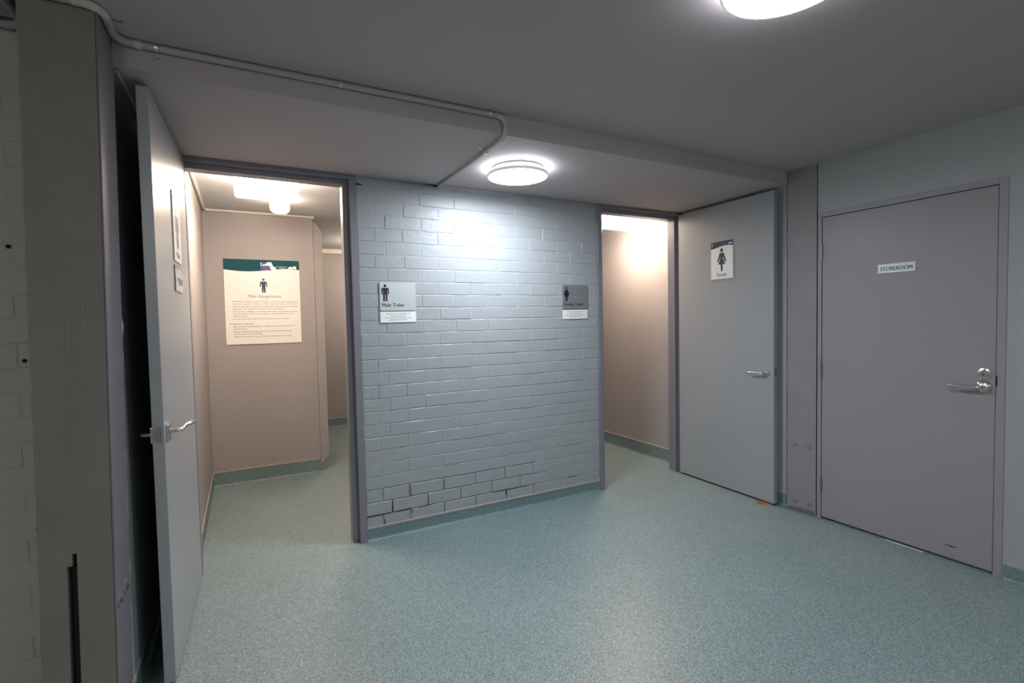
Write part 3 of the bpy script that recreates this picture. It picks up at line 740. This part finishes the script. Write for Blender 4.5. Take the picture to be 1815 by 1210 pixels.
def note(x0, z0, tilt, label, second, first):
    u = Vector((math.cos(tilt), 0, math.sin(tilt))); v = Vector((-math.sin(tilt), 0, math.cos(tilt)))
    P = Plane((x0, -.0022, z0), u, v, (0, -1, 0))
    t = thing('notice_plate', (x0+.12, -.003, z0), label, 'notice', 'small white notices under the toilet signs')
    plate('plate', P, .243, .072, .004, WHITE, t, 0, .002)
    for i, (s, wd) in enumerate(((first, .158), (second, .104), (NOTE[2], .178), (NOTE[3], .122))):
        text('lettering', s, P, .1215, .055-.0135*i, .0115, GREYP, t, .004, 'CENTER', width=wd)
note(.129, 1.437, .008, 'small white notice plate below the Male Toilet sign', 'the male change rooms.', 'Girls over 7 years are requested to use')
o = note(1.572, 1.4385, .01, 'small white notice plate below the Female Toilet sign', 'the male change rooms.', NOTE[0])

# ------------------------------------------------------------------ rules board in the male changeroom
Pb = Plane((-.804, 1.857, 1.270), (1, 0, 0), (0, 0, 1), (0, -1, 0))
BW, BH = .626, .772
t = thing('changeroom_rules_board', (-.49, 1.855, 1.27), 'large white Male changerooms rules board with a teal band, inside the left doorway', 'sign')
plate('board', Pb, BW, BH, .005, WHITE, t)
n = 24
lower = [(BW*i/n, BH-.094-.016*math.sin(i/n*math.pi*2*.85+.1)-(.004 if i/n > .9 else 0)) for i in range(n+1)]
hd = shape('header_band', Pb, [lower+[(BW, BH), (0, BH)]], TEAL, t, .005, .0004)
Ph = Plane(Pb(0, 0, .0055), Pb.u, Pb.v, Pb.n)
shape('logo_patch', Ph, [[(.302, .68), (.302, .745), (.36, .745), (.37, .70), (.40, .675)]], VIOLET, hd, 0, .0002)
for poly in [[(.300, .716), (.306, .716), (.306, .747), (.300, .747)], [(.312, .716), (.318, .728), (.345, .735), (.355, .752), (.39, .752), (.392, .738), (.402, .722), (.37, .716), (.345, .722)],
                   [(.372, .712), (.40, .718), (.424, .706), (.428, .685), (.41, .684), (.395, .672), (.384, .686)],
                   [(.525, .695), (.535, .712), (.555, .716), (.574, .712), (.582, .722), (.590, .724), (.600, .712), (.602, .692), (.57, .694)]]:
    shape('logo', Ph, [poly], WHITE, hd, .0003, .0003)
text('lettering', 'BLACKTOWN LEISURE', Ph, .432, .706, .013, WHITE, hd, 0, width=.088, bold=.01)
text('lettering', 'CENTRE', Ph, .476, .694, .012, WHITE, hd, 0, 'CENTER', width=.042, bold=.01)
text('lettering', 'N I L L U M B I K', Ph, .563, .681, .007, WHITE, hd, 0, 'CENTER', width=.065)
shape('pictogram', Pb, man2(.317, .470, .130), TEALD, t, .005, .0005)
text('title', 'Male changerooms', Pb, .322, .424, .040, GREYP, t, .005, 'CENTER', width=.272, bold=.004)
lines = [(1, 'All children under the age of 10 years must be actively supervised by', .545), (0, 'a parent or guardian 16 years or older at all times whilst in the Centre.', .535),
         (1, 'Respect the rights of patrons and staff while using the Centre. Abusive', .540), (0, 'language and/or aggressive behaviour are not permitted.', .425),
         (1, 'Do not leave valuables or clothing unattended. Use lockers to secure', .540), (0, 'your possessions. The Centre accepts no responsibility for lost or', .505), (0, 'stolen property.', .118),
         (1, 'For your own safety please follow staff instructions at all times.', .460), (9, '', 0), (2, 'Changeroom etiquette:', .195),
         (1, 'Use of video recording devices / mobile phones is prohibited in all', .500), (0, 'changerooms.', .108),
         (1, 'Please note family changerooms are available for families with', .478), (0, 'children aged seven and older.', .235), (1, 'Please help conserve water by limiting showers to two minutes.', .480)]
y = .383
for i, (kd, s, wd) in enumerate(lines):
    if kd == 9: y -= .012; continue
    if kd == 1 and i: y -= .004
    if kd == 2: y -= .012; text('lettering', s, Pb, .028, y, .0175, GREYP, t, .005, width=wd, bold=.014)
    else:
        text('lettering', s, Pb, .060, y, .0172, GREYP, t, .005, width=wd, bold=.004)
        if kd == 1: shape('bullet', Pb, [circ(.026, y+.005, .003, 8)], GREYP, t, .005)
    y -= .0208

# ------------------------------------------------------------------ door signs
def doorsign(P, u0, v0, wd, ht, label, name, fig, word, inverse=1):
    """u0,v0 = lower left as seen; P plane already reads left to right"""
    t = thing(name, P(u0+wd/2, v0, 0), label, 'sign', None)
    Q = Plane(P(u0, v0, .0005), P.u, P.v, P.n)
    plate('plate', Q, wd, ht, .005, WHITE, t)
    n = 14
    lo = [(wd*i/n, ht*.845+.010*math.sin(i/n*math.pi*1.3-1.2)) for i in range(n+1)]
    hd = shape('header_band', Q, [lo+[(wd, ht), (0, ht)]], NAVY, t, .005, .0004)
    for poly in [[(wd*.055, ht*.88), (wd*.075, ht*.88), (wd*.075, ht*.975), (wd*.055, ht*.975)],
                      [(wd*.77, ht*.905), (wd*.82, ht*.935), (wd*.88, ht*.93), (wd*.92, ht*.952), (wd*.95, ht*.935), (wd*.95, ht*.905)]]:
        shape('logo', Q, [poly], WHITE, hd, .0054, .0002)
    text('lettering', 'LEISURE CENTRE', Q, wd*.52, ht*.915, .011, ALUD, hd, .0054, width=wd*.2)
    shape('pictogram', Q, fig(wd*.5, ht*.20, ht*.61), TEALD if name != 'x' else NAVY, t, .005, .0005)
    text('lettering', word, Q, wd*.5, ht*.065, .044, NAVY, t, .005, 'CENTER', width=wd*.44, bold=.004)
    return t, Q
PFs = Plane(PF.o, PF.u, PF.v, PF.n)       # camera sees hinge on the left, so u already runs left to right
td, Q = doorsign(PFs, .372, 1.744, .218, .307, 'white Female sign with a dark skirted figure on the open female door', 'female_door_sign', woman2, 'Female')
for i, u in enumerate((.012, .172)):
    bm = NB(); lathe_plane(bm, [(0, .006), (.006, .005), (.0075, 0)], Plane(PFs(.372+u, 1.727, .0003), PFs.u, PFs.v, PFs.n), 0, 0, 14)
    o = link('wall_stud', bm, STEEL, None, smooth=True); meta(o, ('small metal stud below the left corner of the Female door sign', 'small metal stud below the right corner of the Female door sign')[i], 'stud', 'studs below the Female door sign')
PMs = Plane(PM(LM, 0), -PM.u, PM.v, PM.n)     # free edge on the left as seen
doorsign(PMs, .43, 1.745, .218, .325, 'white sign with a dark male figure on the open male toilet door', 'male_door_sign', man2, 'Male')
t = thing('paper_note', PMs(.44, 1.615), 'small paper note in a clear holder below the male figure sign on the open door', 'notice')
Q = Plane(PMs(.43, 1.60, .0008), PMs.u, PMs.v, PMs.n)
plate('holder', Q, .218, .125, .003, HOLDER, t)
bm = NB(); nu = 10
for i in range(nu):
    a, b_ = i/nu, (i+1)/nu; f = lambda s: .004+.004*math.sin(s*7)**2
    v = [Q(.006+.20*a, .004, f(a)), Q(.006+.20*b_, .004, f(b_)), Q(.006+.20*b_, .088-.012*b_, f(b_)*.8+.001), Q(.006+.20*a, .088-.012*a, f(a)*.8+.001)]
    bm.faces.new([bm.verts.new(c) for c in v])
bmesh.ops.remove_doubles(bm, verts=bm.verts, dist=1e-5); bmesh.ops.solidify(bm, geom=bm.faces[:], thickness=.0004)
link('paper', bm, PAPER, t)
bm = NB(); tube(bm, [Q(.03+.013*i, .05+.018*math.sin(i*1.3), .0098) for i in range(12)], .0012, 6); link('scribble', bm, GREYP, t)

Pst = Plane(PS(.376, 1.6815, -.0005), PS.u, PS.v, PS.n)
t = thing('storeroom_sign', Pst(.1, 0), 'small silver STOREROOM sign on the closed mauve-grey door', 'sign')
plate('plate', Pst, .200, .056, .002, ALU, t)
bm = NB(); prism(bm, [(0, 0), (.2, 0), (.2, .003), (0, .003)], Pst, .002, .006); prism(bm, [(0, .053), (.2, .053), (.2, .056), (0, .056)], Pst, .002, .006); link('rail', bm, ALU, t)
text('lettering', 'STOREROOM', Pst, .100, .0145, .034, BLACK, t, .002, 'CENTER', width=.170, bold=.024)

# ------------------------------------------------------------------ door wedge under the female door
bm = NB()
A = Vector((2.768, -.85, .0005)); U = Vector((.62, -.78, 0)).normalized(); V = Vector((.78, .62, 0)).normalized()
U = Vector((.75, -.66, 0)).normalized(); V = Vector((.66, .75, 0)).normalized()
A = Vector((2.742, -.872, .0008))
pts = [(0, 0), (.085, 0), (.085, .003), (.006, .027), (0, .027)]
f0 = [bm.verts.new(A+U*a+Vector((0, 0, b_))) for a, b_ in pts]; f1 = [bm.verts.new(A+U*a+V*.032+Vector((0, 0, min(b_, .0125)))) for a, b_ in pts]
bm.faces.new(f0); bm.faces.new(f1[::-1])
for i in range(5): bm.faces.new((f0[i], f0[(i+1) % 5], f1[(i+1) % 5], f1[i]))
o = link('door_wedge', bm, WOOD); meta(o, 'small orange timber wedge under the open female door', 'wedge')
